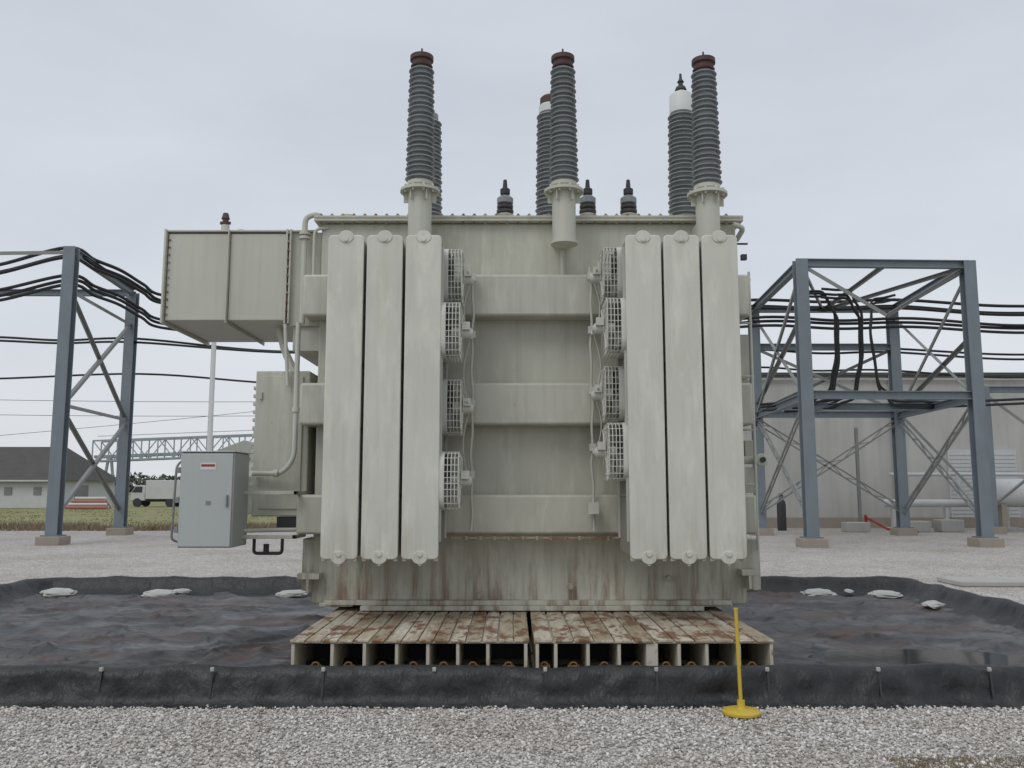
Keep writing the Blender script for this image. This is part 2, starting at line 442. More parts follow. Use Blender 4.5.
# ------------------------------------------------------------ transformer
T = empty('power_transformer')
TX0, TX1, TY0, TY1, TZ0, TZ1 = -2.18, 2.56, 9.55, 11.7, .42, 4.68
k = MB()
k.box(TX0, TX1, TY0, TY1, TZ0, TZ1)
k.box(-2.30, 2.72, TY0+.02, TY1, .56, 1.12)
k.done('tank_body', M_tank, T, bevel=.015)
k = MB()
k.box(-1.62, 2.05, 9.38, 11.8, MZ+.01, .42)
k.box(-2.02, 2.36, 9.45, 11.8, .42, .47)
for x in (-1.9, 2.2): k.box(x-.18, x+.18, 9.48, 9.9, .40, .44)
k.done('base_skid', M_tank, T, bevel=.006)
k = MB()
k.box(TX0-.07, TX1+.07, TY0-.09, TY1+.09, 4.685, 4.715); k.box(TX0-.07, TX1+.07, TY0-.09, TY1+.09, 4.72, 4.75)
k.box(TX0-.01, TX1-.01, TY0+.1, TY1-.1, 4.75, 4.80)
k.done('tank_cover', M_tank, T, bevel=.005)
k = MB(); x = TX0
while x < TX1:
    k.cyl((x, TY0-.05, 4.66), (x, TY0-.05, 4.78), .012, n=8); k.cyl((x, TY0-.05, 4.75), (x, TY0-.05, 4.768), .021, n=6); x += .125
k.done('cover_bolts', M_matrust, T)
k = MB()
for z0, z1 in ((3.55,4.02),(2.35,2.81),(1.18,1.60)):
    k.box(-2.31, 2.62, 9.28, 9.552, z0, z1); k.box(-2.31, TX0+.002, 9.552, TY1, z0, z1); k.box(TX1-.002, 2.62, 9.552, TY1, z0, z1)
k.done('tank_stiffeners', M_tank, T, bevel=.028)
k = MB()
k.box(-1.05, 1.15, 9.22, 9.30, 1.135, 1.155)
for i in range(14): k.box(-.95+i*.15, -.92+i*.15, 9.2, 9.25, 1.12, 1.165)
k.done('conduit_tray', M_matrust, T, bevel=.003)
k = MB()
for x, z in ((.63,.62),(-.35,.52),(1.7,.7)):
    k.cyl((x, 9.5, z), (x, 9.44, z), .035)
k.box(2.46, 2.64, 9.36, 9.56, .74, .80); k.box(2.53, 2.56, 9.36, 9.56, .60, .74)
k.box(-2.30, -2.06, 9.36, 9.56, .70, .76); k.box(-2.2, -2.17, 9.36, 9.56, .56, .70)
k.done('jacking_lugs', M_tank, T, bevel=.004)

def radiator(cx, idx):
    w = .360; zb, zt = .985, 4.20; y0 = 8.40
    e = empty('radiator_%d' % idx); e.parent = T
    p = MB(); p.prism_y(rrect(cx-w/2, cx+w/2, zb, zt, .045), y0, y0+.028)
    p.done('front_panel', M_rad, e, bevel=.01)
    f = MB()
    for zc in (zb+.02, zt-.02):
        pts = [(cx + .075*math.cos(a), zc + (.065*math.sin(a))) for a in [2*math.pi*i/20 for i in range(20)]]
        f.prism_y(pts, y0-.010, y0+.10)
    f.cyl((cx, y0-.012, zb+.05), (cx, y0-.024, zb+.05), .026, n=12); f.cyl((cx, y0-.012, zt-.05), (cx, y0-.024, zt-.05), .026, n=12)
    f.cyl((cx, y0+.0, zb-.045), (cx, y0+.03, zb-.045), .018, n=10)
    for s_ in (-1, 1): f.box(cx+s_*.15-.02, cx+s_*.15+.02, y0+.03, y0+.10, zb-.018, zb+.01)
    for z in (zt-.15, zb+.16): f.cyl((cx, y0+.03, z), (cx, 9.56, z), .055, n=16)
    f.done('headers', M_rad, e, bevel=.005)
    g = MB()
    for i in range(1, 17):
        y = y0 + .05*i
        g.prism_y(rrect(cx-w/2+.004, cx+w/2-.004, zb+.01, zt-.01, .05, 3), y, y+.014)
    g.done('fin_stack', M_fin, e)
    h = MB()
    for z in (1.6, 2.25, 2.9, 3.55):
        h.box(cx-w/2+.002, cx+w/2-.002, y0+.032, y0+.83, z-.01, z+.01)
    h.done('fin_braces', M_fin, e)
for i, cx in enumerate((-1.668, -1.278, -.888, 1.318, 1.702, 2.086)): radiator(cx, i+1)

def fan(x, y, z, sgn, idx):
    e = empty('cooling_fan_%d' % idx); e.parent = T; r = .285; dp = .175
    def sq(a, rr):
        c, s_ = math.cos(a), math.sin(a); q = rr/((abs(c)**5+abs(s_)**5)**.2); return y+q*c, z+q*s_
    w = MB()
    def ring(xx, rr, th): w.tube([(xx, *sq(a, rr)) for a in [2*math.pi*(i+.5)/32 for i in range(32)]], th, 5, True)
    for d in (.0, .035, .07, .105, .14, dp): ring(x + sgn*d, r, .0048)
    for rr in (.23, .17, .11): ring(x + sgn*(dp+.002), rr, .0042)
    for i in range(32):
        a = 2*math.pi*(i+.5)/32
        w.tube([(x, *sq(a, r)), (x+sgn*(dp-.01), *sq(a, r)), (x+sgn*dp, *sq(a, r-.01)), (x+sgn*(dp+.004), y+.07*math.cos(a), z+.07*math.sin(a))], .0040, 4)
    w.done('wire_guard', M_rail, e)
    h = MB(); n = 32; vs = []
    for xx in (x-sgn*.02, x+sgn*.035):
        for i in range(n):
            vs.append((xx, *sq(2*math.pi*(i+.5)/n, r+.006)))
    h.add(vs, [(i, (i+1)%n, n+(i+1)%n, n+i) for i in range(n)])
    h.done('shroud', M_rail, e)
    m_ = MB()
    m_.cyl((x+sgn*.08, y, z), (x+sgn*.27, y, z), .058); m_.cyl((x+sgn*.27, y, z), (x+sgn*.30, y, z), .058, .03)
    m_.cyl((x+sgn*.185, y, z), (x+sgn*.20, y, z), .085)
    m_.box(x+sgn*.23-.04, x+sgn*.23+.04, y-.10, y-.03, z+.02, z+.10)
    for a in (0, 1, 2, 3):
        an = R(45+90*a); m_.tube([(x+sgn*.185, y+.04*math.cos(an), z+.04*math.sin(an)), (x+sgn*.18, *sq(an, r-.01))], .010, 5)
    m_.done('motor', M_rail, e)
    b_ = MB()
    for i in range(5):
        a = 2*math.pi*i/5; c, s_ = math.cos(a), math.sin(a); c2, s2 = math.cos(a+.5), math.sin(a+.5)
        b_.add([(x+sgn*.02, y+.05*c, z+.05*s_), (x+sgn*.02, y+.26*c, z+.26*s_), (x+sgn*.08, y+.26*c2, z+.26*s2), (x+sgn*.08, y+.05*c2, z+.05*s2)], [(0,1,2,3)])
    b_.done('blades', M_gal2, e, fix=False)
fi = 1
LZ = [3.88, 3.25, 2.50, 1.74]; RZ = [3.90, 3.30, 2.64, 2.03]
for i, z in enumerate(LZ): fan(-.70, (8.98, 8.70)[i%2], z, 1, fi); fi += 1
for i, z in enumerate(RZ): fan(1.13, (8.98, 8.72)[i%2], z, -1, fi); fi += 1
k = MB()
for x in (-.705, 1.135):
    for y in (8.50, 9.2): k.box(x-.012, x+.012, y-.02, y+.02, 1.15, 4.1)
k.done('fan_channels', M_rail, T)
k = MB()
for x, s_, ZZ in ((-.70,1,LZ),(1.13,-1,RZ)):
    xc = x + s_*.27
    pts = []
    for i in range(60):
        t = i/59; pts.append((xc + .006*math.sin(t*41+x) + .006*math.sin(t*17), 9.20 + .01*math.sin(t*17), 1.22 + t*2.85))
    k.tube(pts, .014, 6)
    for a_, b_ in zip(ZZ[:-1], ZZ[1:]):
        k.tube([(xc-s_*(.02+.07*math.sin(math.pi*t)), 9.12, a_+(b_-a_)*t) for t in [i/12 for i in range(13)]], .008, 5)
    for z in ZZ:
        k.tube([(x+s_*.23, 8.85, z+.07), (x+s_*.26, 8.95, z+.0), (x+s_*.27, 9.08, z+.0), (xc, 9.15, z+.05)], .010, 6)
        k.box(xc-.035, xc+.035, 9.15, 9.22, z+.03, z+.11)
k.box(1.13-.33, 1.13-.22, 9.08, 9.2, 1.40, 1.52)
k.done('fan_wiring', M_rail, T)

def sheds(z0, z1, r0, r1, core, pitch):
    prof = []; n = int((z1-z0)/pitch)
    for i in range(n):
        t = i/n; z = z0 + (z1-z0)*i/n; rr = (r0 + (r1-r0)*t) * (1 if i % 2 == 0 else .94); cc = rr - core
        prof += [(cc, z), (cc+.004, z+pitch*.26), (rr-.006, z+pitch*.16), (rr, z+pitch*.26), (rr-.006, z+pitch*.44), (cc+.006, z+pitch*.72)]
    prof.append((r1-core, z1)); return prof
def hv_bushing(x, y, idx, z):
    e = empty('front_bushing_%d' % idx); e.parent = T
    MB().lathe((x,y,z), sheds(.10, 1.42, .170, .142, .042, .056)).done('insulator', M_porc, e, smooth=60)
    MB().lathe((x,y,z), [(.09,1.42),(.120,1.425),(.125,1.44),(.11,1.46),(.11,1.50),(.132,1.51),(.132,1.56),(.05,1.575),(.012,1.58),(.010,1.66)], 24).done('top_cap', M_rustpipe, e)
    b_ = MB(); b_.lathe((x,y,z), [(.135,0),(.135,.03),(.145,.04),(.145,.08),(.12,.10)], 24)
    b_.lathe((x,y,z), [(.22,-.035),(.22,-.005)], 24)
    for i in range(10):
        a = 2*math.pi*i/10; b_.cyl((x+.185*math.cos(a), y+.185*math.sin(a), z-.06), (x+.185*math.cos(a), y+.185*math.sin(a), z+.03), .013, n=8)
    b_.done('mounting_flange', M_box, e)
    t = MB(); t.cyl((x, y, 4.36), (x, y, z-.035), .130, n=24); t.cyl((x,y,4.33),(x,y,4.36),.15,n=24)
    t.box(x-.11, x+.11, y+.05, 9.56, 4.40, 4.60)
    for i in range(6):
        a = R(60*i+0); ca, sa = math.cos(a), math.sin(a)
        t.obox((x+ca*.128, y+sa*.128, z-.095), (x+ca*.18, y+sa*.18, z-.095), .012, .11)
    t.done('turret', M_box, e)
for i, (x, zz) in enumerate(((-1.02,4.955), (.575,4.95), (2.165,4.915))): hv_bushing(x, 9.2, i+1, zz)
def rear_bushing(x, y, idx, top):
    e = empty('rear_bushing_%d' % idx); e.parent = T; z = 4.8
    MB().lathe((x,y,z), sheds(.22, 1.62, .20, .175, .045, .056)).done('insulator', M_porc, e, smooth=60)
    if top == 1:
        MB().lathe((x,y,z), [(.12,1.62),(.15,1.63),(.15,1.86),(.13,1.89),(.06,1.91),(.05,1.94)], 28).done('oil_head', M_white, e)
        MB().lathe((x,y,z), [(.055,1.94),(.075,1.95),(.06,1.99),(.03,2.01),(.03,2.05),(.045,2.06),(.02,2.10),(.015,2.17)], 20).done('terminal', M_dark, e)
    elif top == 2:
        MB().lathe((x,y,z), [(.12,1.62),(.145,1.63),(.145,1.72),(.13,1.74)], 28).done('oil_head', M_white, e)
        MB().lathe((x,y,z), [(.12,1.742),(.13,1.75),(.13,1.83),(.10,1.86),(.02,1.87)], 28).done('terminal', M_rustpipe, e)
    else:
        MB().lathe((x,y,z), [(.12,1.62),(.13,1.63),(.13,1.70),(.10,1.72),(.02,1.74),(.02,1.80)], 28).done('oil_head', M_porc, e)
    b_ = MB(); b_.lathe((x,y,z), [(.24,-.02),(.24,.02),(.17,.03),(.16,.2),(.13,.22)], 24); b_.done('mounting_flange', M_box, e)
rear_bushing(-1.09, 10.7, 1, 0); rear_bushing(.49, 10.5, 2, 2); rear_bushing(2.17, 10.5, 3, 1)
def lv(x, y, idx):
    e = empty('small_bushing_%d' % idx); e.parent = T; z = 4.8
    MB().lathe((x,y,z), [(.13,0),(.13,.08),(.10,.10),(.10,.16),(.115,.18),(.09,.2)], 24).done('base', M_box, e)
    MB().lathe((x,y,z), [(.08,.2),(.105,.22),(.105,.25),(.08,.26),(.10,.28),(.10,.31),(.075,.32)], 24).done('insulator', M_porcd, e)
    MB().lathe((x,y,z), [(.075,.325),(.10,.34),(.10,.40),(.07,.43),(.035,.44)], 24).done('collar', M_porc, e)
    MB().lathe((x,y,z), [(.045,.44),(.06,.46),(.06,.52),(.03,.54),(.022,.64)], 16).done('stud', M_dark, e)
for i, x in enumerate((-.085, .93, 1.43)): lv(x, 10.2, i+1)

# cable throat box on left
k = MB()
k.box(-3.95, -3.255, 9.60, 11.05, 3.56, 4.58); k.box(-3.235, -2.565, 9.60, 11.05, 3.56, 4.58); k.box(-2.545, -2.19, 9.62, 11.05, 3.50, 4.60)
k.done('junction_box', M_box, T, bevel=.012)
k = MB()
for x, w_ in ((-3.97,.012), (-3.245,.006), (-2.575,.01), (-2.535,.01)):
    k.box(x-w_, x+w_, 9.55, 11.1, 3.52, 4.62)
k.box(-3.99, -2.25, 9.575, 11.1, 4.595, 4.615)
k.box(-2.5, -2.18, 9.66, 10.9, 3.22, 3.498)
k.done('box_flanges', M_box, T, bevel=.004)
k = MB()
for i in range(11): k.cyl((-2.555, 9.535, 3.57+i*.1), (-2.555, 9.56, 3.57+i*.1), .014, n=6)
for i in range(11): k.cyl((-3.93, 9.585, 3.63+i*.087), (-3.93, 9.60, 3.63+i*.087), .012, n=6)
k.done('box_bolts', M_matrust, T)
k = MB()
k.pipe([(-3.44,10.0,4.58),(-3.44,10.0,4.80)], .05); k.cyl((-3.44,10,4.66),(-3.44,10,4.68),.08)
k.pipe([(-3.30,10.0,4.6),(-3.30,10.0,4.74),(-3.2,10.0,4.74),(-3.2,10.0,4.6)], .018, .05)
k.cyl((-2.83,10,4.58),(-2.83,10,4.70),.05); k.cyl((-2.72,9.9,4.58),(-2.72,9.9,4.66),.09)
k.cyl((-1.95,9.9,4.78),(-1.95,9.9,4.84),.13); k.cyl((-1.95,9.9,4.84),(-1.95,9.9,4.88),.10)
k.pipe([(-2.36,9.5,3.5),(-2.36,9.5,4.74),(-2.20,9.5,4.78),(-2.13,9.6,4.68)], .032, .10)
k.cyl((-2.36,9.5,4.48),(-2.36,9.5,4.51),.06); k.cyl((-2.36,9.5,4.53),(-2.36,9.5,4.56),.06)
k.pipe([(-2.25,9.5,4.0),(-2.25,9.5,4.60),(-2.10,9.55,4.63)], .018, .08)
k.pipe([(2.58,9.6,4.5),(2.63,9.45,4.60),(2.5,9.42,4.63)], .03)
k.pipe([(2.68,9.5,1.0),(2.68,9.5,4.1)], .016)
k.pipe([(.57,9.48,4.34),(.57,9.48,4.0)], .022)
k.done('top_piping', M_box, T)
k = MB(); k.cyl((-3.44,10,4.80),(-3.44,10,4.90),.035); k.cyl((-3.44,10,4.88),(-3.44,10,4.95),.05,.03)
k.cyl((-3.50,10,4.83),(-3.38,10,4.83),.02); k.done('relief_valve', M_rustpipe, T)
k = MB()
k.pipe([(-2.85,9.5,1.83),(-2.5,9.42,1.83),(-2.38,9.42,2.0),(-2.38,9.42,3.5)], .028, .2)
k.pipe([(-2.84,9.2,1.22),(-2.6,9.4,1.22),(-2.2,9.5,1.22)], .022)
k.pipe([(-2.75,10.0,3.55),(-2.65,9.9,3.25),(-2.5,9.9,2.95)], .045)
k.pipe([(-2.55,9.5,3.5),(-2.50,9.5,2.8)], .02)
k.cyl((-2.6,9.42,1.83),(-2.55,9.42,1.83),.042); k.cyl((-2.38,9.42,2.5),(-2.38,9.42,2.55),.042)
k.done('conduits', M_rail, T)
k = MB(); k.box(-2.88, -2.27, 9.58, 10.6, 1.36, 2.98); k.done('marshalling_box', M_tank, T, bevel=.015)
k = MB(); k.box(-2.80, -2.34, 9.56, 9.578, 1.44, 2.92)
for i in range(14): k.box(-2.915, -2.882, 9.62, 10.3, 1.6+i*.09, 1.64+i*.09)
for z in (1.7, 2.65): k.box(-2.83, -2.79, 9.54, 9.56, z, z+.09)
k.done('marshalling_door', M_tank, T, bevel=.006)
k = MB(); k.box(-3.38, -2.83, 8.80, 9.30, 1.07, 2.03); k.done('control_cabinet', M_cab, T, bevel=.012)
k = MB(); k.box(-3.37, -2.84, 8.775, 8.797, 1.08, 2.02); k.box(-3.39, -2.82, 8.77, 9.31, 2.032, 2.045)
k.done('control_cabinet_door', M_cab, T, bevel=.006)
k = MB(); k.box(-2.832, -2.27, 9.15, 9.19, 1.14, 1.18); k.box(-2.832, -2.27, 9.15, 9.19, 1.60, 1.64); k.box(-2.31, -2.27, 9.15, 9.6, 1.14, 1.18); k.box(-2.31, -2.27, 9.15, 9.6, 1.60, 1.64)
k.done('cabinet_support', M_tank, T, bevel=.004)
k = MB(); k.pipe([(-3.40,8.9,1.12),(-3.46,8.85,1.15),(-3.44,8.85,1.9),(-3.38,8.9,1.97)], .012)
for z in (1.25, 1.55, 1.85): k.box(-3.41,-3.37,8.77,8.81,z-.03,z+.03)
k.box(-2.89,-2.875,8.75,8.775,1.48,1.60)
k.done('cabinet_hinges', M_gal2, T, bevel=.003)
k = MB(); k.box(-3.16,-3.02,8.770,8.7735,1.885,1.91); k.done('red_label', M_red, T)
k = MB(); k.box(-3.17,-3.01,8.7715,8.7728,1.855,1.925); k.done('label_plate', M_white, T)
k = MB(); k.box(-3.10,-3.05,8.7715,8.7745,1.50,1.54); k.done('nameplate', M_gal2, T)
k = MB()
k.pipe([(-2.75,9.3,1.16),(-2.75,9.3,.98),(-2.45,9.3,.98),(-2.45,9.3,1.16)], .018, .04)
k.cyl((-2.62,9.3,.98),(-2.62,9.3,1.08),.03)
k.box(-2.6,-2.3,9.6,9.7,1.24,1.355)
k.done('cabinet_bracket', M_dark, T, bevel=.004)
k = MB()
k.cyl((2.76,9.55,1.98),(2.76,9.50,1.98),.07,n=16); k.cyl((2.5,9.6,1.98),(2.77,9.6,1.98),.045)
k.box(2.60,2.70,9.6,10.2,2.0,2.2); k.box(2.56, 2.68, 9.6, 10.1, 2.9, 3.4); k.box(2.56,2.72,9.58,9.9,1.62,1.9)
for z in (1.3,1.7,2.3,2.9,3.5,4.0): k.box(2.56,2.70,9.49,9.515,z,z+.02)
k.done('side_valves', M_tank, T, bevel=.005)
k = MB(); k.cyl((2.76,9.49,1.98),(2.76,9.46,1.98),.03,n=10); k.box(2.58,2.64,9.40,9.46,4.22,4.28); k.box(2.54,2.66,9.42,9.45,4.40,4.415)
k.box(2.68,2.72,9.5,9.55,2.35,2.41)
k.done('side_gauges', M_dark, T)

# ------------------------------------------------------------ marker post
e = empty('marker_post')
k = MB(); k.lathe((1.69,6.58,0), [(.135,.012),(.14,.018),(.14,.034),(.12,.045),(.04,.052),(.028,.07),(.028,.11)], 28); k.done('base_disc', M_yel, e)
k = MB(); k.cyl((1.69,6.58,.06),(1.675,6.59,.76),.014,n=12); k.cyl((1.675,6.59,.76),(1.675,6.59,.772),.017,n=12); k.done('post', M_yel, e)

# ------------------------------------------------------------ gantries
def column(k, x, y, h, w=.36):
    k.obox((x, y-w*.42, .3), (x, y-w*.42, h), w, .035); k.obox((x, y+w*.42, .3), (x, y+w*.42, h), w, .035)
    k.obox((x, y, .3), (x, y, h), .03, w*.84-.037)
def laced(k, p0, p1, w=.22, n=10):
    p0, p1 = Vector(p0), Vector(p1); off = Vector((0,0,w/2))
    k.obox(p0+off, p1+off, .05, .05); k.obox(p0-off, p1-off, .05, .05)
    for i in range(n):
        a = p0.lerp(p1, i/n); b_ = p0.lerp(p1, (i+1)/n); s_ = 1 if i % 2 else -1
        k.obox(a+off*s_, b_-off*s_, .03, .03)
def gantry(cols, links, braces, lac):
    e = empty('steel_gantry'); k = MB(); p = MB(); b_ = MB()
    for (x, y, h) in cols:
        column(k, x, y, h); p.box(x-.36, x+.36, y-.36, y+.36, -.02, .26); k.box(x-.26, x+.26, y-.26, y+.26, .262, .30)
    for a, c in links: k.ibeam(a, c, .2, .24, .025)
    for a, c in braces: b_.angle(a, c, .11)
    for a, c in lac: laced(b_, a, c)
    k.done('columns_and_beams', M_gal, e); b_.done('bracing', M_gal2, e); p.done('footings', M_conc, e, bevel=.02)
H = 8.45
A, B, C, D = (8.7,25.3), (13.85,25.5), (9.15,32), (14.4,32)
def at(p, z): return (p[0], p[1], z)
def mid(p, q, t, z): return (p[0]+(q[0]-p[0])*t, p[1]+(q[1]-p[1])*t, z)
links = [(at(A,H), at(B,H)), (at(C,H), at(D,H)), (at(A,H-.02), at(C,H-.02)), (at(B,H-.02), at(D,H-.02)),
         (at(A,4.45), at(B,4.45)), (at(C,4.45), at(D,4.45)), (at(A,4.4), at(C,4.4)), (at(B,4.4), at(D,4.4)),
         (at(C,7.0), at(D,7.0)), (mid(A,C,.5,4.42), mid(B,D,.5,4.42))]
br = [(at(A,H), mid(A,B,.5,6.9)), (at(B,H), mid(A,B,.5,6.9)), (mid(A,B,.5,H), mid(C,D,.5,H)), (at(A,H), mid(C,D,.5,H)), (at(B,H), mid(C,D,.5,H)),
      (at(A,4.4), at(C,8.2)), (at(C,4.4), at(A,8.2)), (at(B,4.4), at(D,8.2)), (at(D,4.4), at(B,8.2)),
      (at(C,7.0), at(D,4.6)), (at(D,7.0), at(C,4.6)), (at(B,6.3), at(D,4.6)), (at(A,6.9), at(C,4.8))]
lac = [(at(A,.8), at(C,4.3)), (at(C,.8), at(A,4.3)), (at(B,.8), at(D,4.3)), (at(D,.8), at(B,4.3)), (at(C,.9), at(D,4.2)), (at(D,.9), at(C,4.2))]
gantry([(*A,H+.1), (*B,H+.1), (*C,H), (*D,H)], links, br, lac)
E_, F_, G_, H_ = (-13.9,26.4), (-14.5,32.2), (-20.5,26.8), (-21,32.2)
HL = 9.15
links = [(at(E_,HL), at(F_,HL)), (at(H_,HL), at(F_,HL-.02)), (at(G_,HL), at(H_,HL))]
br = [(at(E_,4.3), at(F_,8.0)), (at(F_,4.3), at(E_,8.0)), (at(E_,7.9), at(F_,7.9)), (at(E_,4.3), at(F_,4.3)), (at(G_,HL), at(E_,HL-.02))]
gantry([(*E_,HL+.1), (*F_,HL), (*G_,HL), (*H_,HL)], links, br + [(at(E_,.9), at(F_,4.2)), (at(F_,.9), at(E_,4.2))], [])
I_, K_ = (18.2,33), (24,33)
gantry([(*I_,5.6), (*K_,5.6)], [(at(I_,5.5), at(K_,5.5)), (at(D,4.9), at(I_,5.4))], [(at(I_,5.4), at(K_,1)), (at(K_,5.4), at(I_,1)), (at(D,1), at(I_,5.3)), (at(D,4.6), at(I_,1))], [])
e = empty('utility_pole'); k = MB(); k.cyl((-10.55,30,0),(-10.55,30,8.2),.10,.08,n=16); k.done('shaft', M_white, e)
k = MB(); k.box(-11.1,-10.0,29.95,30.05,7.9,8.02); k.cyl((-11,30,8.02),(-11,30,8.15),.04); k.cyl((-10.1,30,8.02),(-10.1,30,8.15),.04); k.done('crossarm', M_gal2, e)

# ------------------------------------------------------------ cables
def catmull(P, n=10):
    P = [Vector(p) for p in P]; P = [P[0]*2-P[1]] + P + [P[-1]*2-P[-2]]; out = []
    for i in range(1, len(P)-2):
        for j in range(n):
            t = j/n; p0,p1,p2,p3 = P[i-1:i+3]
            out.append(.5*((2*p1)+(-p0+p2)*t+(2*p0-5*p1+4*p2-p3)*t*t+(-p0+3*p1-3*p2+p3)*t**3))
    out.append(P[-2]); return out
def bundle(name, pts, cnt, r, spread=.12, sag=.25):
    k = MB()
    for c in range(cnt):
        oz = (c - cnt/2)*spread + random.uniform(-.03,.03); oy = random.uniform(-.15,.15)
        q = []
        for i, p in enumerate(pts):
            q.append((p[0], p[1]+oy, p[2]+oz))
            if i < len(pts)-1:
                n_ = pts[i+1]; L = (Vector(n_)-Vector(p)).length
                q.append(((p[0]+n_[0])/2, (p[1]+n_[1])/2+oy, (p[2]+n_[2])/2+oz - sag*random.uniform(.6,1.2)*min(1, (L/9)**2)))
        k.tube(catmull(q, 8), r, 7)
    k.done(name, M_black)
bundle('power_cable', [(-26,32,9.2),(-20.5,30,9.2),(-14.3,27.0,9.3),(-13.7,29.5,9.2),(-13.4,32.5,9.0),(-8,34,8.9),(3,33,8.9),(9.1,31.5,8.6),(14.4,31.5,8.6),(22,32,8.5)], 3, .06, .16)
bundle('power_cable', [(-26,32,8.3),(-20.5,30,8.35),(-14.3,27.2,8.45),(-13.7,29.5,8.3),(-13.4,32.5,8.05),(-8,34,7.9),(3,33,7.9),(9.1,30.5,7.75),(14.4,30.5,7.7),(22,31,7.7)], 3, .055, .16)
bundle('power_cable', [(-28,32,7.45),(-20,32,7.4),(-14.4,32.4,7.4),(-4,33,7.1),(3,33,7.1),(9.1,32.3,7.1),(14.4,32.3,7.0),(24,33,7.0)], 2, .045, .15)
bundle('power_cable', [(-28,33,6.3),(-14.4,33,6.15),(-3,34,6.1),(9,33,6.4),(14.4,33,6.3),(24,33,6.3)], 1, .04)
for xx in (10.5, 11.3):
    bundle('power_cable', [(xx-1.2,27.5,8.1),(xx-.2,27.8,8.1),(xx+.25,28,7.4),(xx+.3,28.2,6.0),(xx+.1,28.4,4.9),(xx-.7,28.6,4.55),(xx-2.0,29.2,4.5)], 3, .045, .12, .0)
bundle('power_cable', [(13.2,29,8.3),(12.4,29,8.1),(12.2,28.8,7.0),(12.3,28.6,5.2),(12.8,28.6,4.6),(14.6,28.6,4.55),(20,29,4.8)], 2, .045, .12, .0)
def line(name, p0, p1, sag, r):
    p0, p1 = Vector(p0), Vector(p1)
    MB().tube([p0.lerp(p1, i/30) - Vector((0,0,sag*4*(i/30)*(1-i/30))) for i in range(31)], r, 5).done(name, M_dark)
line('overhead_wire', (-90,95,12.5), (60,110,16), 2.0, .03)
line('overhead_wire', (-90,96,10.8), (60,110,14.5), 2.0, .03)
line('overhead_wire', (-70,70,3.9), (0,75,11), .5, .02)

# ------------------------------------------------------------ warehouse
W = empty('warehouse_building')
k = MB(); k.box(5.0, 48, 38.0, 75, 0, 6.68); k.done('walls', M_corr, W)
k = MB(); k.box(4.85, 48.2, 37.85, 75.2, 6.682, 6.84); k.done('roof_edge', M_roof, W, bevel=.02)
k = MB()
for x in (9.0, 16.8, 24.5, 33): k.cyl((x,37.88,0),(x,37.88,6.68),.07,n=10)
k.box(4.95, 48, 37.84, 37.88, 6.50, 6.58)
k.done('downpipes', M_wall, W)
k = MB(); k.box(5.0, 48, 37.93, 37.998, 0, .45); k.done('plinth', M_conc, W)
k = MB(); k.box(19.2,22.2,37.93,37.995,.46,3.4); k.done('roller_door', M_wallw, W)
k = MB()
for i in range(16): k.box(19.25,22.15,37.915,37.928,.6+i*.17,.625+i*.17)
k.box(26,27.4,37.92,37.99,3,4)
for x in (12.0, 15.9): k.box(x,x+.7,37.9,37.99,5.0,5.35)
k.done('door_and_vents', M_wall, W)
e = empty('yard_pipework'); k = MB()
k.pipe([(15.4,36,1.1),(24,36,1.1)], .16, .2, 16); k.pipe([(16,36.6,2.3),(24,36.6,2.3)], .08)
for x in (15.8,18,20.5,23): k.box(x-.06,x+.06,35.9,36.1,0,.9); k.box(x-.3,x+.3,35.7,36.3,-.01,.12)
k.pipe([(18.6,36,1.3),(18.6,36,2.3),(18.6,36.6,2.3)], .08)
k.done('pipes', M_wallw, e)
e = empty('storage_tank'); k = MB()
k.cyl((18.8,34.6,1.55),(22.6,34.6,1.55),.55,n=32); k.cyl((18.8,34.6,1.55),(18.62,34.6,1.55),.55,.3,n=32)
k.done('vessel', M_wallw, e)
k = MB(); 
for x in (19.4,21.8): k.box(x-.1,x+.1,34.2,35,0,1.1)
k.done('saddles', M_conc, e)
k = MB()
for x in (18.85,20.4): k.cyl((x,34.6,1.55),(x+.06,34.6,1.55),.56,n=32)
k.done('bands', M_gal, e)
for i, x in enumerate((13.2, 15.6, 16.9)):
    k = MB(); k.box(x, x+.9, 34.2, 34.9, 0, .38+.05*i); k.done('concrete_block', M_wall, bevel=.03)
k = MB(); k.box(7.7, 10.5, 15.0, 15.9, .004, .09); k.done('concrete_slab', M_wall, bevel=.015)
e = empty('gas_cylinder'); k = MB(); k.lathe((11.05,35.6,0), [(.17,0),(.18,.03),(.18,1.05),(.15,1.2),(.07,1.28),(.07,1.32),(.09,1.33),(.09,1.44),(.03,1.48)], 20); k.done('shell', M_dark, e)
k = MB(); k.cyl((11.05,35.6,1.28),(11.05,35.6,1.33),.10,n=12); k.box(10.97,11.13,35.52,35.68,1.485,1.52); k.done('valve_guard', M_gal2, e)
e = empty('red_fire_pipe'); k = MB(); k.pipe([(14.9,36.6,.5),(14.9,36,.4),(14.7,34,.12),(15.3,32.8,.08)], .05); k.cyl((14.9,36.6,0),(14.9,36.6,.55),.06)
k.cyl((14.9,36.6,.55),(14.9,36.6,.62),.10,.04); k.done('pipe', M_red, e)
e = empty('steel_post'); k = MB(); k.ibeam((14.75,36.8,0),(14.75,36.8,4.3),.12,.12,.02); k.box(14.6,14.9,36.65,36.95,0,.05); k.done('post', M_gal2, e)

